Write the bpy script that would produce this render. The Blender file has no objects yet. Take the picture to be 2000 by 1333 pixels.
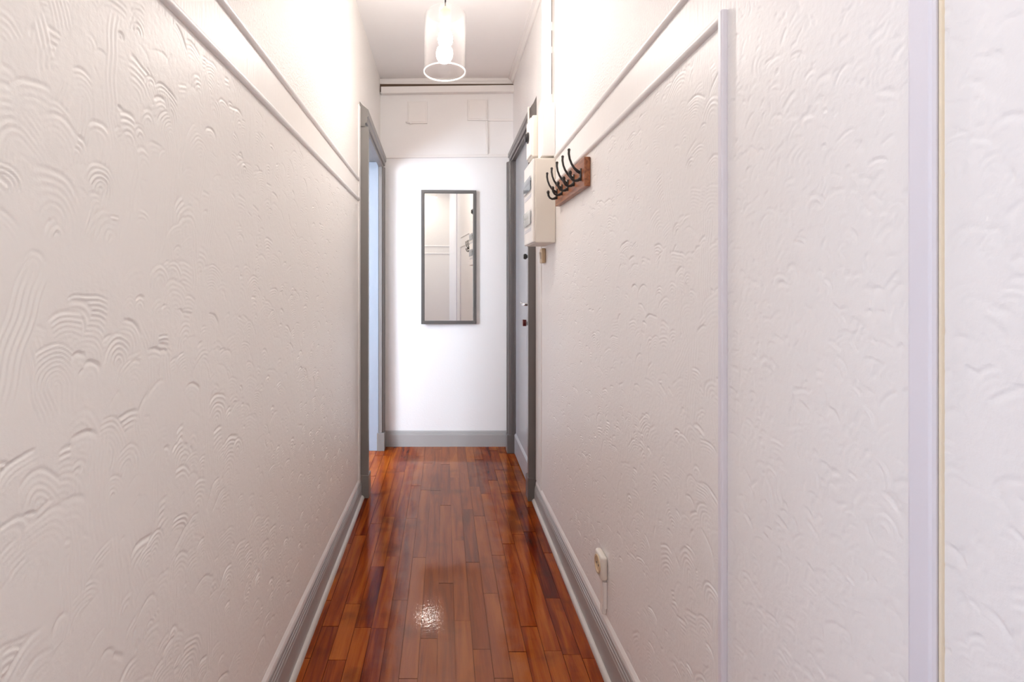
import bpy, bmesh, math, random
import numpy as np
from mathutils import Vector, Matrix

S = bpy.context.scene
C = S.collection
PI = math.pi

# ------------------------------------------------------------------ camera
EYE = 1.147
cam_d = bpy.data.cameras.new('camera')
cam = bpy.data.objects.new('camera', cam_d)
C.objects.link(cam)
cam.location = (0, 0, EYE)
cam.rotation_euler = (PI / 2, 0, 0)
cam_d.sensor_width = 36
cam_d.lens = 18.0            # f = 1000 px of 2000
cam_d.shift_x = (1000 - 868) / 2000
cam_d.shift_y = -(666.5 - 556) / 2000
cam_d.clip_start = 0.02
S.camera = cam

# ------------------------------------------------------------------ view + world
vs = S.view_settings
vs.view_transform = 'Standard'
vs.look = 'None'
vs.gamma = 1.0
vs.use_curve_mapping = False
vs.exposure = 2.0
S.cycles.max_bounces = 16
S.cycles.diffuse_bounces = 10
S.cycles.transparent_max_bounces = 16
S.cycles.sample_clamp_indirect = 6.0

w = bpy.data.worlds.new('world')
S.world = w
w.use_nodes = True
w.node_tree.nodes['Background'].inputs[0].default_value = (0.75, 0.85, 1.0, 1)
w.node_tree.nodes['Background'].inputs[1].default_value = 0.3

# daylight and an added ceiling fill (the pendant's own bulb is in its builder)
def area(name, loc, target, sx, sy, power, col):
    l = bpy.data.lights.new(name, 'AREA')
    l.shape = 'RECTANGLE'
    l.size, l.size_y = sx, sy
    l.energy = power
    l.color = col
    o = bpy.data.objects.new(name, l)
    C.objects.link(o)
    o.location = loc
    d = Vector(target) - Vector(loc)
    o.rotation_euler = d.to_track_quat('-Z', 'Y').to_euler()
    return o
area('room_window_daylight', (-2.22, 1.45, 1.45), (0.0, 1.45, 1.45), 1.1, 1.4, 38, (0.74, 0.86, 1.0))
area('passage_window_daylight', (-1.52, 0.02, 1.2), (1.0, 0.02, 1.1), 0.62, 1.7, 3.7, (0.62, 0.76, 1.0))
area('near_ceiling_fill', (-0.05, -0.05, 2.52), (-0.05, -0.05, 0), 0.3, 0.3, 1.8, (1.0, 0.94, 0.86))  # unseen warm fill added to brighten the near end

# ------------------------------------------------------------------ dimensions
XL, XR = -0.455, 0.487
YB, YE = -0.36, 3.63
ZC = 2.605
RAIL_LO, RAIL_UP = 1.604, 1.714

# ------------------------------------------------------------------ materials
def nodes(name):
    m = bpy.data.materials.new(name)
    m.use_nodes = True
    nt = m.node_tree
    return m, nt, nt.nodes['Principled BSDF']
def N(nt, kind, **kw):
    n = nt.nodes.new(kind)
    for k, v in kw.items():
        setattr(n, k, v)
    return n
def L(nt, a, b):
    nt.links.new(a, b)
def simple(name, col, rough=0.5, metal=0.0, bump=0.0, bscale=120, spec=0.5, var=0.0):
    m, nt, p = nodes(name)
    p.inputs['Base Color'].default_value = (*col, 1)
    p.inputs['Roughness'].default_value = rough
    p.inputs['Metallic'].default_value = metal
    p.inputs['Specular IOR Level'].default_value = spec
    tc = N(nt, 'ShaderNodeTexCoord')
    if bump:
        n = N(nt, 'ShaderNodeTexNoise')
        n.inputs['Scale'].default_value = bscale
        n.inputs['Detail'].default_value = 4
        L(nt, tc.outputs['Object'], n.inputs['Vector'])
        b = N(nt, 'ShaderNodeBump')
        b.inputs['Strength'].default_value = bump
        b.inputs['Distance'].default_value = 0.002
        L(nt, n.outputs['Fac'], b.inputs['Height'])
        L(nt, b.outputs['Normal'], p.inputs['Normal'])
    if var:
        n = N(nt, 'ShaderNodeTexNoise')
        n.inputs['Scale'].default_value = 9
        n.inputs['Detail'].default_value = 6
        L(nt, tc.outputs['Object'], n.inputs['Vector'])
        mx = N(nt, 'ShaderNodeMix', data_type='RGBA')
        mx.inputs['A'].default_value = tuple(c * (1 - var) for c in col) + (1,)
        mx.inputs['B'].default_value = tuple(min(1, c * (1 + var)) for c in col) + (1,)
        L(nt, n.outputs['Fac'], mx.inputs['Factor'])
        L(nt, mx.outputs['Result'], p.inputs['Base Color'])
    return m

WALLCOL = (0.82, 0.80, 0.79)
def plaster(name, col, zones=True):
    """white painted plaster; fine grain bump, stippled above the upper rail, brushed between the rails"""
    m, nt, p = nodes(name)
    p.inputs['Roughness'].default_value = 0.42
    p.inputs['Specular IOR Level'].default_value = 0.35
    geo = N(nt, 'ShaderNodeNewGeometry')
    # colour: very soft mottling
    n0 = N(nt, 'ShaderNodeTexNoise')
    n0.inputs['Scale'].default_value = 2.2
    n0.inputs['Detail'].default_value = 5
    L(nt, geo.outputs['Position'], n0.inputs['Vector'])
    mx = N(nt, 'ShaderNodeMix', data_type='RGBA')
    mx.inputs['A'].default_value = tuple(c * 0.97 for c in col) + (1,)
    mx.inputs['B'].default_value = tuple(min(1, c * 1.02) for c in col) + (1,)
    L(nt, n0.outputs['Fac'], mx.inputs['Factor'])
    L(nt, mx.outputs['Result'], p.inputs['Base Color'])
    # grain
    g = N(nt, 'ShaderNodeTexNoise')
    g.inputs['Scale'].default_value = 95
    g.inputs['Detail'].default_value = 5
    L(nt, geo.outputs['Position'], g.inputs['Vector'])
    h = g.outputs['Fac']
    b = N(nt, 'ShaderNodeBump')
    b.inputs['Strength'].default_value = 0.25
    b.inputs['Distance'].default_value = 0.0022
    L(nt, h, b.inputs['Height'])
    last = b.outputs['Normal']
    if zones:
        sep = N(nt, 'ShaderNodeSeparateXYZ')
        L(nt, geo.outputs['Position'], sep.inputs[0])
        # stipple above the upper rail
        v = N(nt, 'ShaderNodeTexNoise')
        v.inputs['Scale'].default_value = 150
        v.inputs['Detail'].default_value = 3
        L(nt, geo.outputs['Position'], v.inputs['Vector'])
        up = N(nt, 'ShaderNodeMath', operation='GREATER_THAN')
        up.inputs[1].default_value = RAIL_UP
        L(nt, sep.outputs['Z'], up.inputs[0])
        b2 = N(nt, 'ShaderNodeBump')
        b2.inputs['Distance'].default_value = 0.004
        ms = N(nt, 'ShaderNodeMath', operation='MULTIPLY')
        ms.inputs[1].default_value = 0.95
        L(nt, up.outputs[0], ms.inputs[0])
        L(nt, ms.outputs[0], b2.inputs['Strength'])
        L(nt, v.outputs['Fac'], b2.inputs['Height'])
        L(nt, last, b2.inputs['Normal'])
        # brushing between the rails
        mp = N(nt, 'ShaderNodeMapping')
        mp.inputs['Scale'].default_value = (140, 140, 14)
        L(nt, geo.outputs['Position'], mp.inputs['Vector'])
        c = N(nt, 'ShaderNodeTexNoise')
        c.inputs['Scale'].default_value = 1
        c.inputs['Detail'].default_value = 3
        L(nt, mp.outputs[0], c.inputs['Vector'])
        lo = N(nt, 'ShaderNodeMath', operation='GREATER_THAN')
        lo.inputs[1].default_value = RAIL_LO - 0.02
        L(nt, sep.outputs['Z'], lo.inputs[0])
        bt = N(nt, 'ShaderNodeMath', operation='SUBTRACT')
        L(nt, lo.outputs[0], bt.inputs[0])
        L(nt, up.outputs[0], bt.inputs[1])
        ms2 = N(nt, 'ShaderNodeMath', operation='MULTIPLY')
        ms2.inputs[1].default_value = 0.4
        L(nt, bt.outputs[0], ms2.inputs[0])
        b3 = N(nt, 'ShaderNodeBump')
        b3.inputs['Distance'].default_value = 0.003
        L(nt, ms2.outputs[0], b3.inputs['Strength'])
        L(nt, c.outputs['Fac'], b3.inputs['Height'])
        L(nt, b2.outputs['Normal'], b3.inputs['Normal'])
        last = b3.outputs['Normal']
    L(nt, last, p.inputs['Normal'])
    return m

M = {}
M['wall'] = plaster('wall_plaster', WALLCOL)
M['warm_wall'] = plaster('warm_wall_plaster', (0.835, 0.805, 0.765))
M['smooth_wall'] = plaster('smooth_wall_paint', (0.81, 0.80, 0.795), zones=False)
M['ceiling'] = simple('ceiling_paint', (0.87, 0.86, 0.855), 0.6, bump=0.06, bscale=40)
M['white_paint'] = simple('white_trim_paint', (0.80, 0.78, 0.765), 0.35, bump=0.06, bscale=60)
M['cool_light_paint'] = simple('cool_light_trim_paint', (0.72, 0.70, 0.755), 0.4, bump=0.08, bscale=90)  # white trim paint with the lavender cast of the light mixed in
M['grey_paint'] = simple('grey_gloss_paint', (0.20, 0.188, 0.178), 0.3, bump=0.05, bscale=50, var=0.05)
M['skirting_paint'] = simple('skirting_grey_paint', (0.37, 0.362, 0.355), 0.28, bump=0.05, bscale=50, var=0.05)
M['grey_paint_light'] = simple('light_grey_gloss_paint', (0.55, 0.51, 0.475), 0.28, bump=0.05, bscale=50, var=0.06)
M['dark_paint'] = simple('dark_grey_gloss_paint', (0.135, 0.122, 0.117), 0.28, bump=0.06, bscale=50, var=0.08)
M['door_paint'] = simple('blue_grey_door_paint', (0.46, 0.485, 0.52), 0.25, bump=0.04, bscale=30, var=0.03)
M['jamb_paint'] = simple('pale_blue_jamb_paint', (0.29, 0.335, 0.40), 0.35)
M['gap'] = simple('gap_shade', (0.10, 0.06, 0.035), 0.8)
M['lens_fringe'] = simple('yellow_lens_fringe', (0.78, 0.68, 0.52), 0.6)  # yellow colour fringe of the lens, painted as a strip
M['plastic'] = simple('cream_plastic', (0.74, 0.69, 0.62), 0.35)
M['plastic_white'] = simple('white_plastic', (0.80, 0.77, 0.74), 0.35)
M['plastic_grey'] = simple('grey_plastic', (0.36, 0.38, 0.40), 0.3)
M['plastic_dark'] = simple('dark_plastic', (0.03, 0.03, 0.032), 0.35)
M['label_strip'] = simple('label_strip_grey', (0.58, 0.58, 0.60), 0.5)
M['beige'] = simple('beige_bakelite', (0.60, 0.46, 0.30), 0.4)
M['brass'] = simple('brass', (0.82, 0.68, 0.45), 0.3, metal=1.0)
M['chrome'] = simple('chrome', (0.75, 0.74, 0.72), 0.15, metal=1.0)
M['black_iron'] = simple('black_iron', (0.022, 0.018, 0.016), 0.38, bump=0.15, bscale=300)
M['mirror_frame'] = simple('grey_mirror_frame', (0.105, 0.098, 0.092), 0.4, bump=0.08, bscale=150)
M['key_red'] = simple('dark_red_plastic', (0.10, 0.012, 0.012), 0.35)

m, nt, p = nodes('mirror_glass')
p.inputs['Base Color'].default_value = (0.90, 0.89, 0.87, 1)
p.inputs['Metallic'].default_value = 1.0
p.inputs['Roughness'].default_value = 0.015
M['mirror'] = m

# thin clear glass
m, nt, p = nodes('clear_shade_glass')
out = nt.nodes['Material Output']
nt.nodes.remove(p)
tr = N(nt, 'ShaderNodeBsdfTransparent')
tr.inputs[0].default_value = (0.985, 0.98, 0.98, 1)
gl = N(nt, 'ShaderNodeBsdfGlossy')
gl.inputs['Roughness'].default_value = 0.03
lw0 = N(nt, 'ShaderNodeLayerWeight')
lw1 = N(nt, 'ShaderNodeMath', operation='POWER')
lw1.inputs[1].default_value = 4.0
L(nt, lw0.outputs['Facing'], lw1.inputs[0])
lw = N(nt, 'ShaderNodeMath', operation='MULTIPLY_ADD')
lw.inputs[1].default_value = 0.75
lw.inputs[2].default_value = 0.04
L(nt, lw1.outputs[0], lw.inputs[0])
mxs = N(nt, 'ShaderNodeMixShader')
L(nt, lw.outputs[0], mxs.inputs[0])
L(nt, tr.outputs[0], mxs.inputs[1])
L(nt, gl.outputs[0], mxs.inputs[2])
df = N(nt, 'ShaderNodeBsdfTranslucent')
df.inputs[0].default_value = (0.9, 0.88, 0.87, 1)
mx2 = N(nt, 'ShaderNodeMixShader')
mx2.inputs[0].default_value = 0.005
L(nt, mxs.outputs[0], mx2.inputs[1])
L(nt, df.outputs[0], mx2.inputs[2])
L(nt, mx2.outputs[0], out.inputs[0])
M['glass'] = m
# whitened rim of the glass, standing in for light caught in its edge
m, nt, p = nodes('caught_light_rim')
out = nt.nodes['Material Output']
p.inputs['Base Color'].default_value = (0.92, 0.9, 0.89, 1)
p.inputs['Roughness'].default_value = 0.3
df = N(nt, 'ShaderNodeBsdfTranslucent')
df.inputs[0].default_value = (0.95, 0.93, 0.92, 1)
mx2 = N(nt, 'ShaderNodeMixShader')
mx2.inputs[0].default_value = 0.5
L(nt, p.outputs[0], mx2.inputs[1])
L(nt, df.outputs[0], mx2.inputs[2])
L(nt, mx2.outputs[0], out.inputs[0])
M['rim'] = m
# lit bulb
m, nt, p = nodes('lit_bulb')
p.inputs['Base Color'].default_value = (1, 1, 1, 1)
p.inputs['Emission Color'].default_value = (1.0, 0.93, 0.87, 1)
p.inputs['Emission Strength'].default_value = 86.0
M['bulb'] = m
# clear breaker window
m, nt, p = nodes('smoked_clear_plastic')
p.inputs['Base Color'].default_value = (0.32, 0.36, 0.40, 1)
p.inputs['Roughness'].default_value = 0.08
p.inputs['Alpha'].default_value = 0.55
M['clear_plastic'] = m

# rack wood
def wood(name, dark, mid, light, axis_scale, rough=0.3):
    m, nt, p = nodes(name)
    tc = N(nt, 'ShaderNodeTexCoord')
    mp = N(nt, 'ShaderNodeMapping')
    mp.inputs['Scale'].default_value = axis_scale
    L(nt, tc.outputs['Object'], mp.inputs['Vector'])
    n = N(nt, 'ShaderNodeTexNoise')
    n.inputs['Scale'].default_value = 1
    n.inputs['Detail'].default_value = 6
    n.inputs['Distortion'].default_value = 0.6
    L(nt, mp.outputs[0], n.inputs['Vector'])
    r = N(nt, 'ShaderNodeValToRGB')
    e = r.color_ramp.elements
    e[0].position, e[0].color = 0.3, (*dark, 1)
    e[1].position, e[1].color = 0.72, (*light, 1)
    k = r.color_ramp.elements.new(0.5)
    k.color = (*mid, 1)
    L(nt, n.outputs['Fac'], r.inputs['Fac'])
    L(nt, r.outputs['Color'], p.inputs['Base Color'])
    p.inputs['Roughness'].default_value = rough
    return m
M['rack_wood'] = wood('reddish_rack_wood', (0.16, 0.045, 0.016), (0.30, 0.10, 0.036), (0.40, 0.155, 0.06), (90, 8, 90))

# floor boards
m, nt, p = nodes('varnished_strip_floor')
geo = N(nt, 'ShaderNodeNewGeometry')
at = N(nt, 'ShaderNodeAttribute', attribute_name='board_tone')
ai = N(nt, 'ShaderNodeAttribute', attribute_name='board_id')
# grain coordinates: stretched along the board, offset per board
cmb = N(nt, 'ShaderNodeCombineXYZ')
L(nt, ai.outputs['Fac'], cmb.inputs['Z'])
mp = N(nt, 'ShaderNodeMapping')
mp.inputs['Scale'].default_value = (30, 2.2, 0)
L(nt, geo.outputs['Position'], mp.inputs['Vector'])
add = N(nt, 'ShaderNodeVectorMath', operation='ADD')
L(nt, mp.outputs[0], add.inputs[0])
L(nt, cmb.outputs[0], add.inputs[1])
n1 = N(nt, 'ShaderNodeTexNoise')
n1.inputs['Scale'].default_value = 1.0
n1.inputs['Detail'].default_value = 5
n1.inputs['Distortion'].default_value = 0.9
L(nt, add.outputs[0], n1.inputs['Vector'])
mp2 = N(nt, 'ShaderNodeMapping')
mp2.inputs['Scale'].default_value = (420, 14, 0)
L(nt, geo.outputs['Position'], mp2.inputs['Vector'])
add2 = N(nt, 'ShaderNodeVectorMath', operation='ADD')
L(nt, mp2.outputs[0], add2.inputs[0])
L(nt, cmb.outputs[0], add2.inputs[1])
n2 = N(nt, 'ShaderNodeTexNoise')
n2.inputs['Scale'].default_value = 1.0
n2.inputs['Detail'].default_value = 3
L(nt, add2.outputs[0], n2.inputs['Vector'])
# tone = 0.5*grain + 0.2*fine + 0.4*board
def mth(op, a, b):
    q = N(nt, 'ShaderNodeMath', operation=op)
    for i, v in enumerate((a, b)):
        if isinstance(v, (int, float)):
            q.inputs[i].default_value = v
        else:
            L(nt, v, q.inputs[i])
    return q.outputs[0]
tone = mth('ADD', mth('ADD', mth('MULTIPLY', n1.outputs['Fac'], 0.88), mth('MULTIPLY', n2.outputs['Fac'], 0.22)),
           mth('MULTIPLY', at.outputs['Fac'], 0.33))
rp = N(nt, 'ShaderNodeValToRGB')
e = rp.color_ramp.elements
e[0].position, e[0].color = 0.30, (0.035, 0.003, 0.0008, 1)
e[1].position, e[1].color = 0.98, (0.40, 0.105, 0.010, 1)
k = e.new(0.50); k.color = (0.125, 0.0125, 0.0016, 1)
k = e.new(0.70); k.color = (0.255, 0.044, 0.0035, 1)
L(nt, tone, rp.inputs['Fac'])
# dark stains in blotches; by the entrance door mostly the casing's reflection painted in
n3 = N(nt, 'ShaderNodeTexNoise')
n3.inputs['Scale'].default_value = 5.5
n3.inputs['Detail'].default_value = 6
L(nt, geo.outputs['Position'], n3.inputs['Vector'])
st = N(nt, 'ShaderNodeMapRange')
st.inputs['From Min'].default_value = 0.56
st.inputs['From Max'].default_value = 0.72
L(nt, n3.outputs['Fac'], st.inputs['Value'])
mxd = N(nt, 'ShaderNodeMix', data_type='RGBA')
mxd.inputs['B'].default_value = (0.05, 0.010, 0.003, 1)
sy = N(nt, 'ShaderNodeSeparateXYZ')
L(nt, geo.outputs['Position'], sy.inputs[0])
def ramp01(src, lo, hi):
    q = N(nt, 'ShaderNodeMapRange', interpolation_type='SMOOTHSTEP')
    q.inputs['From Min'].default_value = lo
    q.inputs['From Max'].default_value = hi
    L(nt, src, q.inputs['Value'])
    return q.outputs[0]
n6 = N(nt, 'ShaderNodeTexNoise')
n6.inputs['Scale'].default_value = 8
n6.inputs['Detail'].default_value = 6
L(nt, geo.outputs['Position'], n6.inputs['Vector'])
reflection_patch = mth('MULTIPLY', ramp01(sy.outputs['X'], .24, .34), mth('MULTIPLY', ramp01(sy.outputs['Y'], 2.15, 2.3), ramp01(sy.outputs['Y'], 3.45, 3.2)))
reflection_patch = mth('MULTIPLY', reflection_patch, ramp01(n6.outputs['Fac'], .34, .66))
stain_reflection = mth('MAXIMUM', mth('MULTIPLY', st.outputs[0], 0.55), mth('MULTIPLY', reflection_patch, 0.55))
L(nt, stain_reflection, mxd.inputs['Factor'])
L(nt, rp.outputs['Color'], mxd.inputs['A'])
# strip down the middle mixed towards a paler, greyer brown
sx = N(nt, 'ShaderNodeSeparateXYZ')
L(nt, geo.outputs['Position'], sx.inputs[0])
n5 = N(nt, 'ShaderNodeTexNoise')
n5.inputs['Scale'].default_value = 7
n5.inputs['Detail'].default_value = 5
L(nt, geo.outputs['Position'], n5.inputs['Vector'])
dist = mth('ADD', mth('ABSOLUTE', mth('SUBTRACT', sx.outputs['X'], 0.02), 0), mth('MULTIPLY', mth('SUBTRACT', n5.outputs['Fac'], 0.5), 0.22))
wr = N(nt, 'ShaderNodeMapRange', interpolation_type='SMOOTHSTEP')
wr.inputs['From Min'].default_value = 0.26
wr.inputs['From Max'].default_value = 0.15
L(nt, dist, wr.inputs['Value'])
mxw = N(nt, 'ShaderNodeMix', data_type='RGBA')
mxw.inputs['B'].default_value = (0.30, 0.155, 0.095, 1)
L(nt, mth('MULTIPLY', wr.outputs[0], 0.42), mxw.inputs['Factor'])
L(nt, mxd.outputs['Result'], mxw.inputs['A'])
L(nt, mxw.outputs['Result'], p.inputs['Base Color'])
p.inputs['Roughness'].default_value = 0.45
p.inputs['Specular IOR Level'].default_value = 0.0
p.inputs['Coat Weight'].default_value = 0.65
p.inputs['Coat Roughness'].default_value = 0.05
bm_ = N(nt, 'ShaderNodeBump')
bm_.inputs['Strength'].default_value = 0.10
bm_.inputs['Distance'].default_value = 0.001
L(nt, n2.outputs['Fac'], bm_.inputs['Height'])
n4 = N(nt, 'ShaderNodeTexNoise')
n4.inputs['Scale'].default_value = 85
n4.inputs['Detail'].default_value = 2
L(nt, geo.outputs['Position'], n4.inputs['Vector'])
bm2 = N(nt, 'ShaderNodeBump')
bm2.inputs['Strength'].default_value = 0.16
bm2.inputs['Distance'].default_value = 0.0012
L(nt, n4.outputs['Fac'], bm2.inputs['Height'])
L(nt, bm_.outputs['Normal'], bm2.inputs['Normal'])
L(nt, bm2.outputs['Normal'], p.inputs['Normal'])
L(nt, bm2.outputs['Normal'], p.inputs['Coat Normal'])
M['floor'] = m

# ------------------------------------------------------------------ mesh helpers
def add_box(bm, x0, x1, y0, y1, z0, z1, bev=0.0, seg=2):
    r = bmesh.ops.create_cube(bm, size=1.0)
    vv = r['verts']
    sx, sy, sz = abs(x1 - x0), abs(y1 - y0), abs(z1 - z0)
    for v in vv:
        v.co = Vector(((x0 + x1) / 2 + v.co.x * sx, (y0 + y1) / 2 + v.co.y * sy, (z0 + z1) / 2 + v.co.z * sz))
    if bev:
        es = list({e for v in vv for e in v.link_edges})
        bmesh.ops.bevel(bm, geom=es, offset=bev, segments=seg, profile=0.5, affect='EDGES')
    return bm
def bx(*a, **k):
    return add_box(bmesh.new(), *a, **k)
def add_tube(bm, pts, rad, n=12, cap=True):
    """round tube along a list of points; rad is a number or one value per point"""
    pts = [Vector(q) for q in pts]
    if not hasattr(rad, '__len__'):
        rad = [rad] * len(pts)
    rings = []
    ref = None
    for i, q in enumerate(pts):
        t = (pts[min(i + 1, len(pts) - 1)] - pts[max(i - 1, 0)]).normalized()
        if ref is None:
            ref = t.orthogonal().normalized()
        ref = (ref - t * ref.dot(t)).normalized()
        b = t.cross(ref)
        rings.append([bm.verts.new(q + (ref * math.cos(2 * PI * j / n) + b * math.sin(2 * PI * j / n)) * rad[i]) for j in range(n)])
    for a, b in zip(rings, rings[1:]):
        for j in range(n):
            bm.faces.new((a[j], a[(j + 1) % n], b[(j + 1) % n], b[j]))
    if cap:
        bm.faces.new(list(reversed(rings[0])))
        bm.faces.new(rings[-1])
    return bm
def add_lathe(bm, prof, cx, cy, n=48, close=False):
    """profile of (radius, z) turned about a vertical axis"""
    rings = []
    for r, z in prof:
        if r < 1e-6:
            rings.append([bm.verts.new((cx, cy, z))])
        else:
            rings.append([bm.verts.new((cx + r * math.cos(2 * PI * j / n), cy + r * math.sin(2 * PI * j / n), z)) for j in range(n)])
    prs = list(zip(rings, rings[1:]))
    if close:
        prs.append((rings[-1], rings[0]))
    for a, b in prs:
        for j in range(n):
            k = (j + 1) % n
            if len(a) == 1 and len(b) == 1:
                continue
            if len(a) == 1:
                bm.faces.new((a[0], b[k], b[j]))
            elif len(b) == 1:
                bm.faces.new((a[j], a[k], b[0]))
            else:
                bm.faces.new((a[j], a[k], b[k], b[j]))
    return bm
def add_sweep(bm, prof, path):
    """2-D profile (a,b) placed by path = list of functions (a,b)->(x,y,z); ends capped"""
    rings = [[bm.verts.new(f(a, b)) for a, b in prof] for f in path]
    n = len(prof)
    for r0, r1 in zip(rings, rings[1:]):
        for j in range(n):
            bm.faces.new((r0[j], r0[(j + 1) % n], r1[(j + 1) % n], r1[j]))
    bm.faces.new(list(reversed(rings[0])))
    bm.faces.new(rings[-1])
    return bm
def obj(name, bm, mat, parent=None, smooth=False, loc=None):
    bmesh.ops.recalc_face_normals(bm, faces=bm.faces[:])
    me = bpy.data.meshes.new(name)
    bm.to_mesh(me)
    bm.free()
    me.materials.append(M[mat] if isinstance(mat, str) else mat)
    o = bpy.data.objects.new(name, me)
    C.objects.link(o)
    if smooth:
        me.polygons.foreach_set('use_smooth', [True] * len(me.polygons))
        if smooth != 'all':
            me.set_sharp_from_angle(angle=math.radians(40))
    if parent:
        o.parent = parent
        o.matrix_parent_inverse = Matrix.Translation(parent.location).inverted() if parent.rotation_euler.z == 0 else Matrix.Identity(4)
    return o
def struct(name, bm, mat, parent=None, smooth=False):
    o = obj(name, bm, mat, parent, smooth)
    if not parent:
        o['kind'] = 'structure'
    return o
def tag(o, label, cat, group=None):
    o['label'] = label
    o['category'] = cat
    if group:
        o['group'] = group
    return o
def thing(name, label, cat, loc, group=None):
    o = bpy.data.objects.new(name, None)
    C.objects.link(o)
    o.location = loc
    o.empty_display_size = 0.05
    return tag(o, label, cat, group)
def sroot(name, loc):
    o = bpy.data.objects.new(name, None)
    C.objects.link(o)
    o.location = loc
    o.empty_display_size = 0.05
    o['kind'] = 'structure'
    return o

# ------------------------------------------------------------------ trowelled relief of the walls
def relief(y0, y1, z0, z1, res, seed, zone=None, dens=430):
    """height map (m) of trowel fans and drags pressed into the plaster"""
    rng = np.random.default_rng(seed)
    ny, nz = int((y1 - y0) / res) + 1, int((z1 - z0) / res) + 1
    H = np.zeros((nz, ny), np.float32)
    area_ = (y1 - y0) * (z1 - z0)
    n = int(area_ * dens)
    for i in range(n):
        cy, cz = rng.uniform(y0, y1), rng.uniform(z0, z1)
        if zone is not None and i > n * .72:
            cy = rng.uniform(y0, .9)
        kind = rng.random()
        rough = zone is not None and zone(cy)
        if rough:
            wd = rng.uniform(.008, .036); ln = rng.uniform(.010, .05); th = rng.normal(0, .9)
            R = wd * rng.uniform(.6, 1.5); lip = rng.uniform(.15, .75) * 1e-3; comb = rng.uniform(.04, .18) * 1e-3; sp = rng.uniform(.006, .012)
        elif kind < .72:
            wd = rng.uniform(.022, .078); ln = rng.uniform(.025, .11); th = rng.normal(0, .38)
            R = wd * rng.uniform(.5, 1.3); lip = rng.choice([.25, .6, 1.0, 1.5], p=[.35, .35, .2, .1]) * 1e-3
            comb = rng.choice([.10, .22, .38, .55], p=[.3, .35, .25, .1]) * 1e-3; sp = rng.uniform(.0055, .0095)
        elif kind < .88:
            wd = rng.uniform(.02, .05); ln = rng.uniform(.08, .2); th = rng.normal(0, .25)
            R = None; lip = 0; comb = rng.uniform(.06, .22) * 1e-3; sp = rng.uniform(.006, .010)
        else:
            wd = rng.uniform(.03, .08); ln = rng.uniform(.04, .12); th = rng.normal(0, .6)   # wiped smooth
            R = wd * .8; lip = rng.uniform(.1, .5) * 1e-3; comb = 0.0; sp = .01
        ext = max(wd * .7, ln) + .012
        ia, ib = int((cy - ext - y0) / res), int((cy + ext - y0) / res)
        ja, jb = int((cz - ext - z0) / res), int((cz + ext - z0) / res)
        ia, ib, ja, jb = max(ia, 0), min(ib, ny), max(ja, 0), min(jb, nz)
        if ib - ia < 3 or jb - ja < 3:
            continue
        Yg = (y0 + np.arange(ia, ib) * res - cy)[None, :]
        Zg = (z0 + np.arange(ja, jb) * res - cz)[:, None]
        c, s = math.cos(th), math.sin(th)
        u = Yg * c + Zg * s
        v = -Yg * s + Zg * c
        ph = rng.uniform(0, 6.28, 4)
        u = u + .0016 * np.sin(v * 90 + ph[0]) + .003 * np.sin(v * 28 + ph[1])
        v = v + .0012 * np.sin(u * 120 + ph[2]) + .0022 * np.sin(u * 45 + ph[3])
        skew = rng.normal(0, .35)
        if R is not None:
            r = np.sqrt((u - skew * v * .4) ** 2 + (v + R) ** 2) - R
            r = np.where(v < -R, -1.0, r)
            tt = -r / ln
            half = wd / 2 * (1 - .25 * np.clip(tt, 0, 1))
            m = np.clip((half - np.abs(u)) / .002, 0, 1) * np.clip((-r) / .0012, 0, 1) * np.clip((1 - tt) / .45, 0, 1)
            front = np.exp(-np.clip(-r, 0, 1) / .0035) * np.clip(1.2 - (u / half) ** 2, 0, 1)
            ki = np.clip((-r / sp).astype(int), 0, 40)
            am = rng.uniform(.25, 1.0, 41)[ki]
            h = -lip * front + comb * 1.4 * am * np.cos(2 * PI * r / sp) * np.clip(1 - tt, 0, 1) * (1 - .5 * (u / half) ** 2) 
        else:
            tt = np.abs(v) / (ln / 2)
            m = np.clip((wd / 2 - np.abs(u)) / .003, 0, 1) * np.clip((1 - tt) / .4, 0, 1)
            h = comb * np.cos(2 * PI * u / sp)
        P = H[ja:jb, ia:ib]
        H[ja:jb, ia:ib] = P * (1 - m) + h * m
    return H * 2.1
def sample(H, y0, z0, res, Y, Z):
    fy = np.clip((Y - y0) / res, 0, H.shape[1] - 1.001)
    fz = np.clip((Z - z0) / res, 0, H.shape[0] - 1.001)
    iy, iz = fy.astype(int), fz.astype(int)
    ay, az = (fy - iy)[None, :], (fz - iz)[:, None]
    a = H[iz][:, iy]; b = H[iz][:, iy + 1]; c = H[iz + 1][:, iy]; d = H[iz + 1][:, iy + 1]
    return (a * (1 - ay) + b * ay) * (1 - az) + (c * (1 - ay) + d * ay) * az
def smooth01(a, lo, hi):
    t = np.clip((a - lo) / (hi - lo), 0, 1)
    return t * t * (3 - 2 * t)
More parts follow.
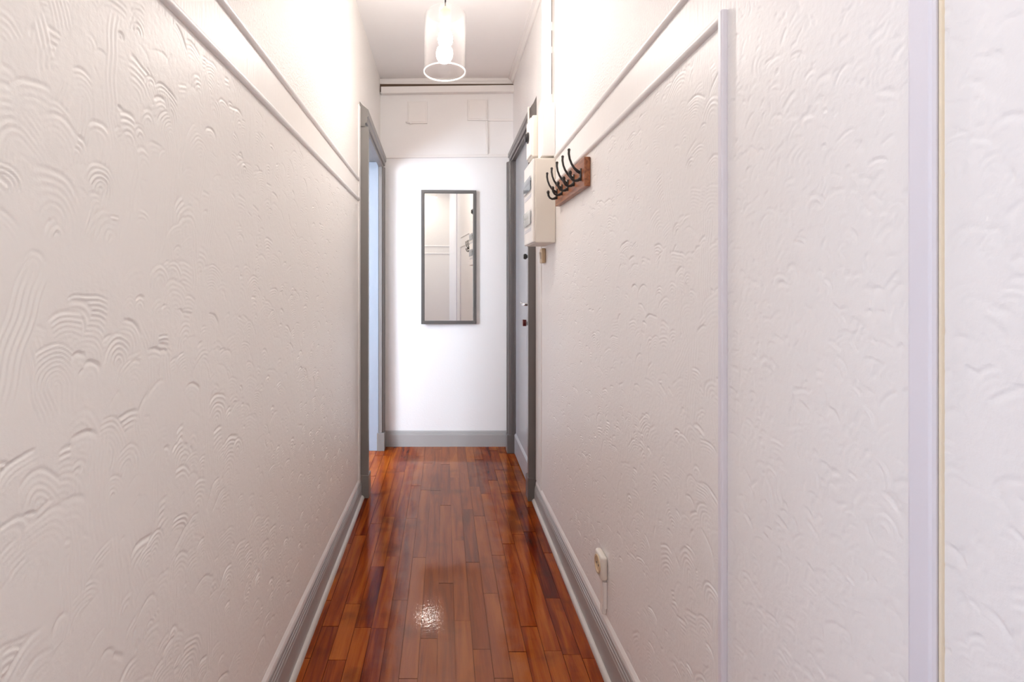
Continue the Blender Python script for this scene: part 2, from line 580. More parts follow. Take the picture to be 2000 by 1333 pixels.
def wall_mesh(name, X, sgn, Y, Z, Hyz, boxes, mat):
    """relief grid facing the corridor (sgn = direction of relief), plus solid boxes of the same wall"""
    ny, nz = len(Y), len(Z)
    co = np.empty((nz, ny, 3), np.float32)
    co[..., 0] = X + sgn * Hyz
    co[..., 1] = Y[None, :]
    co[..., 2] = Z[:, None]
    co = co.reshape(-1, 3)
    idx = np.arange(nz * ny).reshape(nz, ny)
    q = np.stack([idx[:-1, :-1], idx[:-1, 1:], idx[1:, 1:], idx[1:, :-1]], -1).reshape(-1, 4)
    if sgn > 0:
        pass
    else:
        q = q[:, ::-1]
    vs_, fs_ = [co], [q]
    off = len(co)
    nsm = len(q)
    for (x0, x1, y0, y1, z0, z1) in boxes:
        c8 = np.array([(x, y, z) for z in (z0, z1) for y in (y0, y1) for x in (x0, x1)], np.float32)
        f6 = np.array([(0, 2, 3, 1), (4, 5, 7, 6), (0, 1, 5, 4), (2, 6, 7, 3), (0, 4, 6, 2), (1, 3, 7, 5)]) + off
        vs_.append(c8); fs_.append(f6)
        off += 8
    V = np.concatenate(vs_); F = np.concatenate(fs_).astype(np.int32)
    me = bpy.data.meshes.new(name)
    me.vertices.add(len(V)); me.vertices.foreach_set('co', V.ravel())
    me.loops.add(F.size); me.loops.foreach_set('vertex_index', F.ravel())
    me.polygons.add(len(F))
    me.polygons.foreach_set('loop_start', np.arange(0, F.size, 4, dtype=np.int32))
    sm = np.zeros(len(F), bool); sm[:nsm] = True
    me.polygons.foreach_set('use_smooth', sm)
    me.update(calc_edges=True)
    me.validate()
    me.materials.append(M[mat])
    o = bpy.data.objects.new(name, me)
    C.objects.link(o)
    o['kind'] = 'structure'
    return o
def spaced(y0, y1, k, smin):
    ys = [y0]
    while ys[-1] < y1:
        ys.append(ys[-1] + max(smin, k * abs(ys[-1])))
    ys[-1] = y1
    return np.array(ys)

RES = 0.0011
ZG = np.concatenate([np.arange(0.0, 0.08, .02), np.arange(0.08, 1.62, .0019), np.arange(1.62, ZC, .02), [ZC]])
# left wall: relief from the passage corner to the doorway
YL = spaced(0.40, 2.765, .0027, .0013)
HL = relief(0.40, 2.77, .08, 1.62, RES, 7, dens=680)
h = sample(HL, 0.40, .08, RES, YL, ZG)
h *= (smooth01(ZG, .13, .20) * (1 - smooth01(ZG, 1.585, 1.60)))[:, None]
h *= (1 - .4 * smooth01(YL, 1.9, 2.6))[None, :] * (1 - smooth01(YL, 2.68, 2.72))[None, :]
wall_mesh('wall_left', XL, 1, YL, ZG, h,
          [(XL - .10, XL - .002, 0.40, 2.765, 0, ZC),
           (XL - .10, XL, 2.765, YE, 2.02, ZC),
           (XL - .10, XL, 3.57, YE, 0, 2.02)], 'warm_wall')
# right wall
YR = np.concatenate([np.arange(YB, 0.42, .02), spaced(0.42, 2.735, .0027, .0013)])
HR = relief(0.40, 2.74, .08, 1.70, RES, 23, zone=lambda y: y < .90, dens=1050)
ZGR = np.concatenate([np.arange(0.0, 0.08, .02), np.arange(0.08, 1.66, .0019), np.arange(1.66, ZC, .02), [ZC]])
h = sample(HR, 0.40, .08, RES, YR, ZGR)
h *= (smooth01(ZGR, .13, .19))[:, None]
keep = np.ones((len(ZGR), len(YR)))
keep[np.ix_(ZGR > 1.585, YR > .90)] = 0
h *= keep
h *= (1 - .3 * smooth01(YR, 1.8, 2.3))[None, :] * (1 - .9 * smooth01(YR, 2.4, 2.5))[None, :]
wall_mesh('wall_right', XR, -1, YR, ZGR, h,
          [(XR + .002, XR + .12, YB, 2.735, 0, ZC),
           (XR, XR + .12, 2.735, YE, 2.03, ZC),
           (XR, XR + .12, 3.53, YE, 0, 2.03),
           (XR + .075, XR + .12, 2.735, 3.53, 0, 2.03)], 'wall')

# end wall, back wall, ceiling
struct('wall_far', bx(XL - .10, XR + .12, YE, YE + .1, 0, ZC), 'smooth_wall')
struct('wall_back', bx(-1.6, XR + .12, YB - .1, YB, 0, ZC), 'warm_wall')
struct('wall_passage', add_box(add_box(bmesh.new(), -1.7, -1.6, YB - .1, .5, 0, ZC), -1.6, XL - .10, .40, .5, 0, ZC), 'smooth_wall')
rm = bmesh.new()
add_box(rm, -2.4, -2.3, .5, 3.83, 0, ZC)
add_box(rm, -2.3, XL - .10, 3.73, 3.83, 0, ZC)
add_box(rm, -2.3, -1.6, .5, .6, 0, ZC)
struct('wall_side_room', rm, 'smooth_wall')
struct('ceiling', bx(-2.4, XR + .12, YB - .1, 3.83, ZC, ZC + .1), 'ceiling')

# ------------------------------------------------------------------ floor of narrow boards, each board laid with its own slight tilt
BW = 0.0555
def floor_boards():
    rng = random.Random(11)
    joints = {}
    seen = [(869, 1140), (783, 1173), (838, 1248), (902, 1213), (743, 1228), (647, 1224), (663, 1290), (740, 1107),
            (768, 1088), (958, 1160), (939, 1269), (1010, 1274), (1079, 1272), (916, 1099), (848, 959), (800, 1013), (905, 995), (690, 1180), (985, 1085)]
    for px, py in seen:
        Y = EYE * 1000 / (py - 556)
        X = (px - 868) / 1000 * Y
        joints.setdefault(math.floor((X + .022) / BW), []).append(Y)
    co, fc, tone, ids = [], [], [], []
    def quad(vs, t, i):
        b = len(co)
        co.extend(vs); fc.append((b, b + 1, b + 2, b + 3)); tone.append(t); ids.append(i)
    bid = 0
    y_lo, y_hi = YB, YE
    for k in range(-11, 10):
        xa = -.022 + k * BW
        xb = xa + BW
        xa, xb = max(xa, -.60), min(xb, .55)
        if xb - xa < .004:
            continue
        js = sorted(joints.get(k, []))
        lo = js[0] if js else rng.uniform(.9, 1.3)
        a = lo
        while a > y_lo:
            a -= rng.uniform(.3, .7); js.append(a)
        a = max(j for j in js)
        while a < y_hi:
            a += rng.uniform(.28, .75); js.append(a)
        js = sorted(j for j in js if y_lo < j < y_hi)
        ends = [y_lo] + js + [y_hi]
        for y0, y1 in zip(ends, ends[1:]):
            if y1 - y0 < .01:
                continue
            bid += 1
            g = .0008
            X0, X1, Y0, Y1 = xa + g, xb - g, y0 + g, y1 - g
            mid = abs((X0 + X1) / 2 - .01)
            roll = rng.gauss(0, .0030) * (X1 - X0) / 2
            pitch = rng.gauss(0, .0004)
            if k == -1 and abs(y0 + .0 - 1.658) < .02:      # the board that catches the bulb's reflection
                roll = -.0036 * (X1 - X0) / 2 * 1.0
                pitch = 0
            z = rng.uniform(-.0002, .0002)
            zz = [z - roll - pitch, z + roll - pitch, z + roll + pitch, z - roll + pitch]
            t = min(1, max(0, rng.gauss(.52, .22)))
            tp = [(X0, Y0, zz[0]), (X1, Y0, zz[1]), (X1, Y1, zz[2]), (X0, Y1, zz[3])]
            quad(tp, t, bid)
            for i in range(4):
                p_, q_ = tp[i], tp[(i + 1) % 4]
                quad([(p_[0], p_[1], -.006), (q_[0], q_[1], -.006), q_, p_], 0, bid)
    # sub-floor under the boards and out into the side room and passage
    for (x0, x1, y0, y1, z) in ((-.62, XR + .12, YB - .1, 3.83, -.006), (-2.4, -.6, YB - .1, 3.83, -.001)):
        quad([(x0, y0, z), (x1, y0, z), (x1, y1, z), (x0, y1, z)], .15 if z < -.003 else .5, 0)
        quad([(x0, y0, -.08), (x0, y1, -.08), (x1, y1, -.08), (x1, y0, -.08)], .3, 0)
        for (p0, p1) in (((x0, y0), (x1, y0)), ((x1, y0), (x1, y1)), ((x1, y1), (x0, y1)), ((x0, y1), (x0, y0))):
            quad([(*p0, -.08), (*p1, -.08), (*p1, z), (*p0, z)], .3, 0)
    me = bpy.data.meshes.new('floor')
    me.from_pydata(co, [], fc)
    a = me.attributes.new('board_tone', 'FLOAT', 'FACE'); a.data.foreach_set('value', tone)
    a = me.attributes.new('board_id', 'FLOAT', 'FACE'); a.data.foreach_set('value', [i * 7.31 for i in ids])
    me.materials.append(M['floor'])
    o = bpy.data.objects.new('floor', me)
    C.objects.link(o)
    o['kind'] = 'structure'
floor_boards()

# ------------------------------------------------------------------ skirting
def skirt_h(y):
    t = min(1, max(0, (y - 1.25) / (2.75 - 1.25)))
    return .137 + (.092 - .137) * t
def skirting(name, X, s, y0, y1, boards):
    """grey board with stepped top, light quarter-round at the foot and a white plaster fillet above"""
    ys = np.linspace(y0, y1, 14)
    # a = fraction of height (or absolute when the tuple has 3), b = distance from the wall
    prof = [(0, 0), (0, .013), (.70, .013), (.73, .0115), (.80, .0115), (.82, .0095), (.88, .0095), (.90, .0075), (.97, .0075), (1.0, .0045), (1.0, 0)]
    bm = bmesh.new()
    add_sweep(bm, prof, [(lambda a, b, y=y: (X + s * (b - .002 if b == 0 else b), y, a * skirt_h(y))) for y in ys])
    o = struct(name, bm, 'skirting_paint')
    q = [(0, 0)] + [(.014 * math.cos(t), .017 * math.sin(t)) for t in np.linspace(0, PI / 2, 8)]
    bm = bmesh.new()
    add_sweep(bm, [(.012 + b, a) for b, a in q], [(lambda a, b, y=y: (X + s * a, y, b)) for y in (y0, y1)])
    obj('quarter_round', bm, 'grey_paint_light', o, True)
    bm = bmesh.new()
    add_sweep(bm, [(0, -.002), (0, .0065), (.45, .0055), (1, .0005), (1, -.002)],
              [(lambda a, b, y=y: (X + s * b, y, skirt_h(y) + a * .022)) for y in ys])
    obj('plaster_fillet', bm, 'white_paint', o)
    return o
skirting('baseboard_left', XL, 1, .40, 2.742, None)
skirting('baseboard_right', XR, -1, YB, 2.70, None)
bm = bmesh.new()
prof = [(0, 0), (0, .016), (.084, .016), (.086, .013), (.093, .013), (.095, .010), (.102, .010), (.104, .007), (.110, .005), (.112, 0)]
add_sweep(bm, prof, [(lambda a, b, x=x: (x, YE + .002 - b, a)) for x in (XL + .034, XR - .045)])
o = struct('baseboard_far', bm, 'skirting_paint')
bm = bmesh.new()
add_box(bm, XL, XL + .033, YE - .03, YE - .002, 0, .112, .002)
obj('corner_block', bm, 'grey_paint', o)

# ------------------------------------------------------------------ rails and upright trims on the side walls
def half_round(name, pts, X, s, hh=.0095, pr=.010):
    prof = [(-hh, -.001), (-hh, .002)] + [(hh * math.sin(t), .002 + (pr - .002) * math.cos(t)) for t in np.linspace(-PI / 2 * .9, PI / 2 * .9, 9)] + [(hh, .002), (hh, -.001)]
    bm = bmesh.new()
    add_sweep(bm, prof, [(lambda a, b, y=y, z=z: (X + s * b, y, z + a)) for y, z in pts])
    return struct(name, bm, 'white_paint', None, True)
def line(p0, p1, y):
    return p0[1] + (p1[1] - p0[1]) * (y - p0[0]) / (p1[0] - p0[0])
a, b = (.835, 1.611), (2.758, 1.597)
half_round('trim_1', [(.40, line(a, b, .40)), (2.70, line(a, b, 2.70))], XL, 1)
a, b = (1.039, 1.725), (2.758, 1.701)
half_round('trim_2', [(.40, line(a, b, .40)), (2.70, line(a, b, 2.70))], XL, 1)
a, b = (.916, 1.612), (1.645, 1.601)
half_round('trim_3', [(.8925, line(a, b, .8925)), (2.22, line(a, b, 2.22))], XR, -1)
a, b = (1.039, 1.725), (2.032, 1.708)
half_round('trim_4', [(.90, line(a, b, .90)), (2.23, line(a, b, 2.23))], XR, -1)
# upright that closes the framed panel, and the full-height upright nearer the camera edged by a strip painting the lens's yellow fringe
struct('trim_5', bx(XR - .011, XR + .001, .880, .893, .002, 1.622, .003), 'cool_light_paint')
t = struct('trim_6', bx(XR - .009, XR + .001, .502, .530, .002, ZC, .004), 'cool_light_paint')
obj('fringe_strip', bx(XR - .0035, XR + .001, .4985, .5015, .002, ZC, .001), 'lens_fringe', t)
# rails on the wall behind the camera (seen in the mirror)
for nm, z in (('trim_7', RAIL_LO), ('trim_8', RAIL_UP)):
    bm = bmesh.new()
    hh, pr = .0095, .010
    prof = [(-hh, -.001), (-hh, .002)] + [(hh * math.sin(t_), .002 + (pr - .002) * math.cos(t_)) for t_ in np.linspace(-PI / 2 * .9, PI / 2 * .9, 9)] + [(hh, .002), (hh, -.001)]
    add_sweep(bm, prof, [(lambda a, b, x=x: (x, YB + b, z + a)) for x in (-1.6, XR - .001)])
    struct(nm, bm, 'white_paint', None, True)

# ceiling edge mouldings
bm = bmesh.new()
add_sweep(bm, [(0, 0), (0, .036), (-.010, .036), (-.016, .020), (-.036, .010), (-.036, 0)], [(lambda a, b, y=y: (XR + .001 - b, y, ZC + a)) for y in (YB, YE - .02)])
struct('trim_9', bm, 'white_paint', None, True)
bm = bmesh.new()
prof = [(0, 0), (0, .016), (-.010, .018), (-.022, .017), (-.028, .012), (-.040, .011), (-.044, .008), (-.044, 0)]
add_sweep(bm, prof, [(lambda a, b, x=x, dz=dz: (x, YE + .001 - b, ZC + a + dz)) for x, dz in ((XL, -.004), (XR - .001, .006))])
struct('trim_10', bm, 'white_paint')
# flat rail low on the upper part of the end wall
bm = bmesh.new()
prof = [(0, -.001), (.022, -.001), (.022, .008), (.010, .010), (.001, .012), (0, .010)]
add_sweep(bm, prof, [(lambda a, b, x=x, z=z: (x, YE - b, z + a)) for x, z in ((XL, 2.040), (XR, 2.050))])
struct('trim_11', bm, 'white_paint')

# ------------------------------------------------------------------ doorways
def casing_profile(x_wall, x_front, s, y0, y1, z0, z1, ztaper=0.0):
    bm = bmesh.new()
    return add_box(bm, min(x_wall, x_front), max(x_wall, x_front), y0, y1, z0, z1, .004)

def upright(xw, xf, ya, yb, z0, z1, flip):
    """moulded upright: stepped face, thicker towards the outer edge; flip = outer edge at yb"""
    d = xf - xw
    pr = [(0, 0), (1.0, 0), (1.0, .42), (.90, .46), (.82, .58), (.80, .80), (.62, .84), (.60, 1.0), (0, 1.0)]
    bm = bmesh.new()
    add_sweep(bm, pr, [(lambda a, b, z=z: (xw + d * a, (yb - b * (yb - ya)) if flip else (ya + b * (yb - ya)), z)) for z in (z0, z1)])
    return bm

# --- left: open doorway to the side room
d1 = sroot('door_1', (XL, 3.15, 0))
def head(bm, xw, xf, y0, y1, zb0, zb1, zt0, zt1, cap0, cap1):
    """head of the casing: moulded front, sloping cap back to the wall; 0/1 = near/far end"""
    d = xf - xw
    def P(y, zb, zt, cap):
        h = zt - zb
        return [(xw, y, zb), (xw + d * .62, y, zb), (xw + d * .64, y, zb + h * .22), (xw + d * .82, y, zb + h * .25), (xw + d * .86, y, zb + h * .55),
                (xf, y, zb + h * .62), (xf, y, zt), (xw + d * .35, y, zt + (cap - zt) * .55), (xw, y, cap)]
    a = [bm.verts.new(q) for q in P(y0, zb0, zt0, cap0)]
    b = [bm.verts.new(q) for q in P(y1, zb1, zt1, cap1)]
    n = len(a)
    for j in range(n):
        bm.faces.new((a[j], a[(j + 1) % n], b[(j + 1) % n], b[j]))
    bm.faces.new(a[::-1]); bm.faces.new(b)
    return bm
LF = -.408
obj('casing', upright(XL, LF, 2.745, 2.815, .122, 1.995, False), 'grey_paint', d1)
obj('plinth_block', bx(XL - .01, LF + .003, 2.742, 2.818, 0, .124, .003), 'grey_paint', d1)
obj('casing', upright(XL, LF - .006, 3.525, 3.590, .122, 1.962, True), 'grey_paint', d1)
obj('plinth_block', bx(XL - .01, LF - .004, 3.520, 3.593, 0, .124, .003), 'grey_paint', d1)
obj('head_casing', head(bmesh.new(), XL, LF, 2.745, 3.590, 1.992, 1.957, 2.085, 2.037, 2.130, 2.045), 'grey_paint', d1)
obj('jamb', bx(XL - .14, XL + .004, 3.525, 3.569, 0, 1.992, .002), 'jamb_paint', d1)
obj('jamb', bx(XL - .14, XL + .004, 2.766, 2.815, 0, 1.992, .002), 'jamb_paint', d1)
obj('soffit', bx(XL - .14, XL + .004, 2.815, 3.525, 1.992, 2.019, .002), 'grey_paint', d1)
# white plaster strip beside the near upright
struct('trim_12', bx(XL - .001, XL + .006, 2.700, 2.744, .10, 2.10, .002), 'white_paint')

# --- right: closed entrance door
d2 = sroot('door_2', (XR, 3.13, 0))
RF = .440
obj('casing', upright(XR, RF + .004, 2.706, 2.776, .122, 1.993, False), 'dark_paint', d2)
obj('plinth_block', bx(RF + .001, XR + .01, 2.702, 2.778, 0, .124, .003), 'dark_paint', d2)
obj('casing', upright(XR, .428, 3.470, 3.545, .122, 1.988, True), 'dark_paint', d2)
obj('plinth_block', bx(.425, XR + .01, 3.467, 3.548, 0, .124, .003), 'dark_paint', d2)
obj('head_casing', head(bmesh.new(), XR, RF, 2.706, 3.545, 1.990, 1.985, 2.062, 2.050, 2.145, 2.10), 'dark_paint', d2)
st = obj('door_stop', bx(.474, XR + .05, 3.458, 3.532, 0, 2.02, .002), 'dark_paint', d2)
obj('door_stop', bx(.474, XR + .05, 2.734, 2.790, 0, 2.02, .002), 'dark_paint', d2)
obj('door_stop', bx(.474, XR + .05, 2.790, 3.458, 1.998, 2.028, .002), 'dark_paint', d2)
leaf = obj('door_leaf', bx(.482, .522, 2.792, 3.456, .008, 1.996, .003), 'door_paint', d2)
obj('kick_board', add_sweep(bmesh.new(), [(.010, 0), (.010, .010), (.128, .010), (.140, .004), (.143, .0), ],
    [(lambda a, b, y=y: (.4822 - b, y, a)) for y in (2.796, 3.452)]), 'door_paint', leaf)
# door furniture
def rot_x(bm, z, y, x0, prof, n=24):
    """turned piece about an axis pointing out of the door (-x); prof = (radius, distance out)"""
    rings = []
    for r, dpt in prof:
        rings.append([bm.verts.new((x0 - dpt, y + r * math.cos(2 * PI * j / n), z + r * math.sin(2 * PI * j / n))) for j in range(n)])
    for a, b in zip(rings, rings[1:]):
        for j in range(n):
            bm.faces.new((a[j], a[(j + 1) % n], b[(j + 1) % n], b[j]))
    bm.faces.new(rings[0][::-1]); bm.faces.new(rings[-1])
    return bm
XD = .482
pl = obj('bolt_plate', bx(XD - .007, XD + .001, 2.845, 2.900, 1.262, 1.342, .003), 'beige', leaf)
pl['label'] = 'beige plate of the upper bolt'
k = obj('bolt_knob', rot_x(bmesh.new(), 1.306, 2.915, XD - .002, [(.009, 0), (.009, .010), (.015, .014), (.017, .022), (.012, .030)]), 'plastic_dark', leaf, True)
k['label'] = 'black knob of the upper bolt'
hd = obj('door_handle', add_tube(bmesh.new(), [(XD, 2.85, 1.035), (XD - .034, 2.85, 1.035), (XD - .042, 2.865, 1.036), (XD - .042, 2.90, 1.040), (XD - .040, 2.955, 1.046)], [.009, .008, .008, .0075, .006], 14), 'chrome', leaf, True)
hd['label'] = 'chrome lever handle'
obj('handle_rosette', rot_x(bmesh.new(), 1.035, 2.85, XD + .001, [(.024, 0), (.024, .006), (.020, .009)]), 'chrome', leaf, True)
lk = obj('lock', rot_x(bmesh.new(), .930, 2.865, XD + .001, [(.020, 0), (.020, .010), (.014, .016), (.014, .024)]), 'chrome', leaf, True)
kb = obj('key', add_sweep(bmesh.new(), [(-.013, -.018), (.013, -.018), (.017, 0), (.013, .018), (-.013, .018), (-.017, 0)], [(lambda a, b, x=x: (x, 2.867 + a, .932 + b)) for x in (XD - .026, XD - .044)]), 'key_red', leaf)
kb['label'] = 'dark red key in the lock'
obj('lock_cover', rot_x(bmesh.new(), .968, 2.868, XD + .001, [(.011, 0), (.011, .010), (.006, .014)]), 'plastic_dark', leaf, True)
# smooth plaster return beside the entrance casing
struct('trim_13', bx(XR - .005, XR + .001, 2.560, 2.704, .115, 1.95, .002), 'white_paint')

# ------------------------------------------------------------------ pendant lamp
PX, PY = .004, 2.10
lamp = thing('pendant_lamp', 'clear glass cylinder pendant lamp with a lit bulb hanging from the ceiling', 'lamp', (PX, PY, ZC))
GR, GB, GT = .0855, 2.014, 2.262
TILT = Matrix.Translation((PX, PY, GT)) @ Matrix.Rotation(math.radians(-2.0), 4, 'X') @ Matrix.Rotation(math.radians(.8), 4, 'Y') @ Matrix.Translation((-PX, -PY, -GT))
bm = bmesh.new()
prof = [(GR, GB), (GR, GT - .02), (GR - .003, GT - .009), (GR - .011, GT - .001), (.020, GT), (.020, GT - .003), (GR - .013, GT - .004), (GR - .006, GT - .011), (GR - .003, GT - .022), (GR - .003, GB)]
add_lathe(bm, prof, PX, PY, 64)
bmesh.ops.transform(bm, matrix=TILT, verts=bm.verts)
gl_ = obj('glass_shade', bm, 'glass', lamp, True)
gl_['label'] = 'clear glass cylinder shade open at the bottom'
bm = bmesh.new()
add_lathe(bm, [(GR + .0006, GB + .003), (GR + .0006, GB - .001), (GR - .0015, GB - .0022), (GR - .0036, GB - .001), (GR - .0036, GB + .003)], PX, PY, 64, close=True)
bmesh.ops.transform(bm, matrix=TILT, verts=bm.verts)
obj('shade_rim_caught_light', bm, 'rim', gl_, True)
bm = bmesh.new()
add_lathe(bm, [(0, GT + .024), (.010, GT + .023), (.014, GT + .016), (.021, GT + .010), (.0225, GT + .002), (.0225, GT - .046), (.019, GT - .050), (0, GT - .050)], PX, PY, 32)
h_ = obj('lamp_holder', bm, 'brass', lamp, True)
h_['label'] = 'brass lamp holder'
ZB = GT - .050
bm = bmesh.new()
add_lathe(bm, [(0, ZB + .001), (.0135, ZB), (.0135, ZB - .010), (.017, ZB - .020), (.026, ZB - .036), (.0295, ZB - .050), (.030, ZB - .060), (.0275, ZB - .074), (.020, ZB - .085), (.010, ZB - .0905), (0, ZB - .092)], PX, PY, 32)
b_ = obj('bulb', bm, 'bulb', lamp, True)
b_['label'] = 'lit frosted bulb'
obj('cord', add_tube(bmesh.new(), [(PX, PY, GT + .022), (PX + .001, PY, GT + .15), (PX, PY, ZC - .02)], .0032, 10), 'plastic_dark', lamp, True)
bm = bmesh.new()
add_lathe(bm, [(0, ZC - .032), (.012, ZC - .030), (.040, ZC - .022), (.048, ZC - .006), (.048, ZC)], PX, PY, 32)
obj('ceiling_rose', bm, 'plastic_white', lamp, True)

# ------------------------------------------------------------------ mirror on the end wall, hung slightly turned
MW, MH, MT, FW = .388, .942, .016, .0235
MX, MZ = (876.5 - 868) / 1000 * 3.6, EYE + (556 - 502.5) / 1000 * 3.6
mir = thing('wall_mirror', 'tall rectangular mirror in a slim dark grey frame on the end wall', 'mirror', (MX, YE - .0245, MZ))
mir.rotation_euler.z = .052
bm = bmesh.new()
pr = [(0, .0), (0, MT), (.002, MT + .002), (FW - .004, MT + .002), (FW, MT - .003), (FW, 0)]
cor = [(-MW / 2, -MH / 2, 1, 1), (MW / 2, -MH / 2, -1, 1), (MW / 2, MH / 2, -1, -1), (-MW / 2, MH / 2, 1, -1)]
rings = [[bm.verts.new((cx + sx * a, .008 - b, cz + sz * a)) for a, b in pr] for cx, cz, sx, sz in cor]
for i in range(4):
    r0, r1 = rings[i], rings[(i + 1) % 4]
    for j in range(len(pr)):
        bm.faces.new((r0[j], r0[(j + 1) % len(pr)], r1[(j + 1) % len(pr)], r1[j]))
obj('frame', bm, 'mirror_frame', mir)
obj('mirror_glass', bx(-MW / 2 + FW - .003, MW / 2 - FW + .003, -.004, .006, -MH / 2 + FW - .003, MH / 2 - FW + .003), 'mirror', mir)

# ------------------------------------------------------------------ coat rack
rk = thing('coat_rack', 'short reddish wooden coat rack with five black double hooks on the right wall', 'coat rack', (XR, 1.93, 1.524))
bm = bmesh.new()
add_box(bm, XR - .0215, XR - .0005, 1.704, 2.152, 1.4745, 1.5735, .003)
obj('board', bm, 'rack_wood', rk)
XB = XR - .0215
for i, y in enumerate((1.745, 1.839, 1.930, 2.025, 2.115)):
    z0 = 1.522
    bm = bmesh.new()
    # back plate, long and rounded
    add_box(bm, XB - .004, XB + .001, y - .008, y + .008, z0 - .022, z0 + .020, .0015)
    hk = obj('hook', bm, 'black_iron', rk, True)
    # upper long prong
    up = [(0, .006), (-.010, .012), (-.020, .022), (-.029, .036), (-.0355, .053), (-.0385, .070), (-.038, .082)]
    bm = bmesh.new()
    add_tube(bm, [(XB - .003 + a, y, z0 + b) for a, b in up], [.0055, .0055, .0042, .0038, .0037, .0040, .0042], 10)
    r = bmesh.ops.create_uvsphere(bm, u_segments=12, v_segments=8, radius=.0052)
    for v in r['verts']:
        v.co += Vector((XB - .003 + up[-1][0], y, z0 + up[-1][1] + .002))
    obj('upper_prong', bm, 'black_iron', hk, True)
    lo = [(0, -.014), (-.008, -.020), (-.018, -.0215), (-.027, -.017), (-.0325, -.008), (-.034, .003)]
    bm = bmesh.new()
    add_tube(bm, [(XB - .003 + a, y, z0 + b) for a, b in lo], [.0058, .0055, .0044, .0040, .0042, .0048], 10)
    r = bmesh.ops.create_uvsphere(bm, u_segments=12, v_segments=8, radius=.0066)
    for v in r['verts']:
        v.co = Vector((v.co.x * .95, v.co.y, v.co.z * 1.25)) + Vector((XB - .003 + lo[-1][0], y, z0 + lo[-1][1] + .003))
    obj('lower_prong', bm, 'black_iron', hk, True)
    bm = bmesh.new()
    for dz in (.014, -.012):
        r = bmesh.ops.create_uvsphere(bm, u_segments=10, v_segments=6, radius=.0034)
        for v in r['verts']:
            v.co = Vector((v.co.x * .6 + XB - .0045, v.co.y + y + .0, v.co.z + z0 + dz))
    obj('screw', bm, 'chrome', hk, True)

# ------------------------------------------------------------------ consumer unit, main breaker, trunking
PN, PF, PXF, PZ0, PZ1 = 2.238, 2.476, .385, 1.330, 1.701
pn = thing('electrical_panel', 'cream plastic fuse panel with two clear breaker windows beside the dark door casing', 'electrical panel', (XR, 2.357, 1.515))
obj('back_box', bx(PXF + .012, XR - .0005, PN, PF, PZ0, PZ1, .004), 'plastic', pn)
obj('front_cover', bx(PXF, PXF + .0125, PN + .002, PF - .002, PZ0 + .002, PZ1 - .002, .005, 3), 'plastic_white', pn)
for zc, full in ((1.598, True), (1.448, False)):
    ya, yb = PN + .034, PF - .022
    row = obj('breaker_row', bx(PXF - .0005, PXF + .002, ya, yb, zc - .026, zc + .026, .001), 'plastic_grey', pn)
    row['label'] = 'row of grey breakers, upper' if full else 'row of grey breakers, lower'
    nb = 10
    for i in range(nb):
        y = ya + (yb - ya) * (i + .5) / nb
        if not full and i < 4:
            obj('blank', bx(PXF - .0012, PXF + .001, y - .0085, y + .0085, zc - .022, zc + .022, .001), 'plastic_white', row)
        else:
            bm = bmesh.new()
            add_box(bm, PXF - .0016, PXF + .001, y - .0085, y + .0085, zc - .022, zc + .022, .001)
            obj('breaker', bm, 'plastic_grey', row)
            obj('toggle', bx(PXF - .0042, PXF - .001, y - .006, y + .006, zc + .003, zc + .013, .0012), 'plastic_dark', row)
    wn = obj('window', bx(PXF - .0062, PXF - .0050, ya - .006, yb + .006, zc - .032, zc + .032, .0008), 'clear_plastic', pn)
    obj('label_holder', bx(PXF - .0008, PXF + .001, ya, yb, zc - .062, zc - .046, .001), 'label_strip', pn)
# the box above the panel
mb = thing('main_breaker', 'narrow cream breaker box above the fuse panel, beside the wide trunking', 'breaker box', (XR, 2.41, 1.83))
obj('body', bx(.402, XR - .0005, 2.340, 2.468, 1.733, 1.923, .006, 3), 'plastic', mb)
obj('front_plate', bx(.394, .403, 2.350, 2.458, 1.742, 1.914, .003), 'plastic_white', mb)
rd = obj('rotary_dial', rot_x(bmesh.new(), 1.835, 2.405, .395, [(.026, 0), (.026, .006), (.020, .008), (.018, .016), (.015, .018)]), 'plastic_dark', mb, True)
rd['label'] = 'dark round dial'
tk = tag(obj('cable_trunking', add_box(add_box(bmesh.new(), .431, XR - .0005, 2.246, 2.335, 1.712, 1.946, .003), .427, .432, 2.249, 2.332, 1.713, 1.945, .001), 'white_paint'),
    'wide white cable trunking standing on top of the fuse panel against the wall', 'trunking')
tn = tag(obj('cable_trunking', add_box(add_box(bmesh.new(), .437, .474, 2.262, 2.300, 1.947, ZC - .0005, .002), .474, XR - .0005, 2.266, 2.296, 1.95, ZC - .001), 'white_paint'),
    'narrow upright white cable trunking running from the wide trunking up to the ceiling', 'trunking')
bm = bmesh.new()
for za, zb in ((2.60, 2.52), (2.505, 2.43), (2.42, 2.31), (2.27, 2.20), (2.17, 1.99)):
    add_box(bm, .4735, .4755, 2.2612, 2.2660, zb, za)  # dark strips stand in for shade between trunking and wall
q_ = obj('trunking_shade_strips', bm, 'gap', tn)
# tape-like strip and small bracket on the casing beside the breaker box
ch = tag(obj('cable_clip', add_box(add_tube(bmesh.new(), [(RF + .002, 2.69, 2.08), (RF + .002, 2.69, 1.95), (RF + .006, 2.675, 1.80)], .005, 10), RF + .001, XR - .004, 2.655, 2.690, 1.795, 1.815, .002), 'plastic'),
    'short pale cable with a clip on the dark casing behind the breaker box', 'cable')

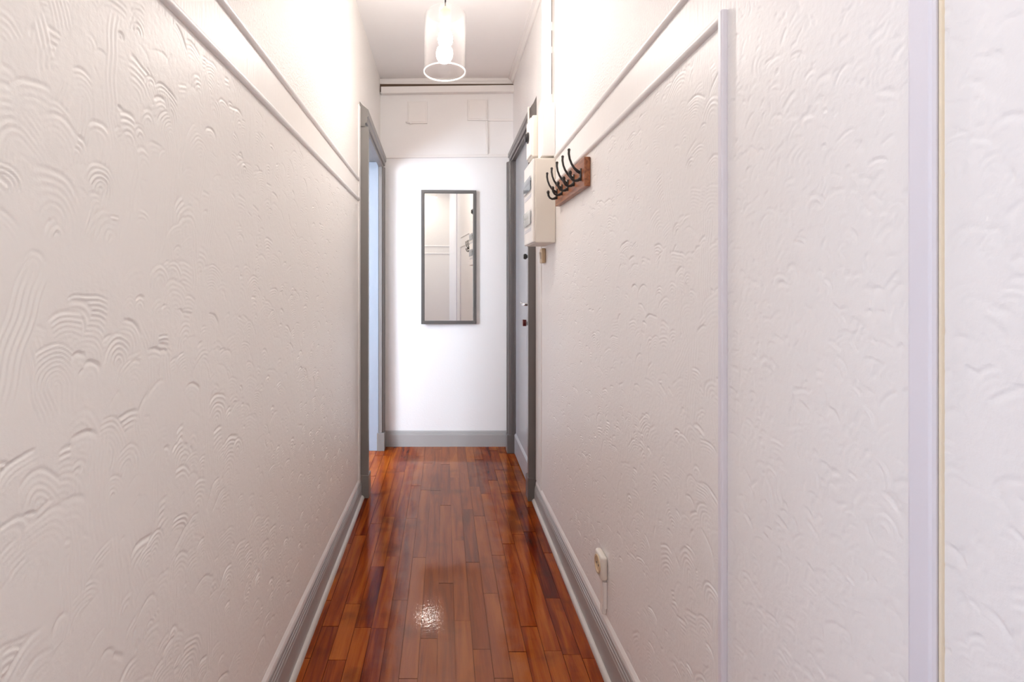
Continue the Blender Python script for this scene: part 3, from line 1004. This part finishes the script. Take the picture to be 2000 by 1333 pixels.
# ------------------------------------------------------------------ switch and socket
sw = thing('wall_switch', 'small beige switch block low under the fuse panel', 'switch', (XR, 2.49, 1.285))
obj('base', bx(XR - .020, XR - .0005, 2.455, 2.515, 1.250, 1.322, .006, 3), 'beige', sw)
obj('rocker', add_sweep(bmesh.new(), [(0, -.016), (.004, -.016), (.009, .016), (0, .016)], [(lambda a, b, y=y: (XR - .0195 - a, y, 1.286 + b)) for y in (2.472, 2.498)]), 'plastic', sw)
so = thing('wall_socket', 'round cream surface-mounted power socket low on the right wall', 'socket', (XR, 1.55, .295))
bm = bmesh.new()
add_box(bm, XR - .0215, XR - .0005, 1.522, 1.586, .262, .334, .008, 3)
obj('housing', bm, 'plastic', so, True)
bm = rot_x(bmesh.new(), .299, 1.554, XR - .0205, [(.0265, 0), (.0265, .004), (.0215, .004), (.0205, .0015), (.0200, .0012)], 32)
obj('socket_well', bm, 'beige', so, True)
for dy in (-.0095, .0095):
    obj('pin_hole', rot_x(bmesh.new(), .299, 1.554 + dy, XR - .0215, [(.003, 0), (.003, .0012)], 12), 'plastic_dark', so)
tag(obj('cable_duct', add_box(add_box(bmesh.new(), XR - .013, XR - .0005, 1.538, 1.560, .155, .2615, .002), XR - .0115, XR - .0005, 1.531, 1.5365, .175, .255, .001), 'plastic_white'),
    'slim cream cable duct running from the round socket down to the skirting', 'cable duct')

# ------------------------------------------------------------------ things on the upper end wall
def ex(px): return (px - 868) / 1000 * YE
def ez(py): return EYE - (py - 556) / 1000 * YE
bm = bmesh.new()
x0, x1 = ex(745.5), ex(1004)
for (b0, b1, zt, zb) in ((0.0005, .040, 0, 0), ):
    prof = [(0, b0), (0, b1), (-.003, b1 + .003), (-.044, b1 + .003), (-.047, b1), (-.047, b0)]
    add_sweep(bm, prof, [(lambda a, b, x=x, dz=dz: (x, YE - b, 2.5355 + a + dz)) for x, dz in ((x0, 0), (x1, .012))])
tag(obj('cable_trunking', bm, 'white_paint'), 'long horizontal white trunking under the ceiling moulding of the end wall', 'trunking')
# dark strip put in as the shade of the gap above it
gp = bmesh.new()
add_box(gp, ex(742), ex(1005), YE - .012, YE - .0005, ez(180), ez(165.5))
struct('gap_shade_strip', gp, 'gap')
def cover(px0, px1, py0, py1, label):
    t = thing('cover_plate', label, 'cover plate', (ex((px0 + px1) / 2), YE, ez((py0 + py1) / 2)), 'square cover plates on the end wall')
    obj('plate_rim', bx(ex(px0), ex(px1), YE - .010, YE - .0005, ez(py1), ez(py0), .003), 'white_paint', t)
    obj('lid', bx(ex(px0) + .010, ex(px1) - .010, YE - .015, YE - .009, ez(py1) + .010, ez(py0) - .010, .002), 'white_paint', t)
    return t
cover(796, 835, 199, 242, 'square white painted cover plate high on the left of the end wall')
cover(913, 952.5, 195, 236, 'square white painted cover plate high on the right of the end wall')
tag(obj('conduit', bx(ex(947.5), ex(953), YE - .012, YE - .0005, ez(303), ez(236.5), .003), 'white_paint'), 'thin upright white conduit below the right square cover plate', 'conduit')
tag(obj('conduit', add_box(bmesh.new(), ex(953), XR - .001, YE - .010, YE - .0005, ez(237), ez(232.5), .002), 'white_paint'), 'thin horizontal white conduit running from the right square cover plate to the right wall', 'conduit')
bm = bmesh.new()
r = bmesh.ops.create_uvsphere(bm, u_segments=16, v_segments=10, radius=.009)
for v in r['verts']:
    v.co = Vector((v.co.x * 1.5 + ex(796), v.co.y * .9 + YE - .007, v.co.z + ez(239)))
add_tube(bm, [(ex(797), YE - .008, ez(239)), (ex(800), YE - .016, ez(241.5)), (ex(803), YE - .008, ez(243))], .003, 8)
tag(obj('wall_hook', bm, 'white_paint', None, True), 'tiny painted-over hook at the lower left corner of the left square cover plate', 'hook')
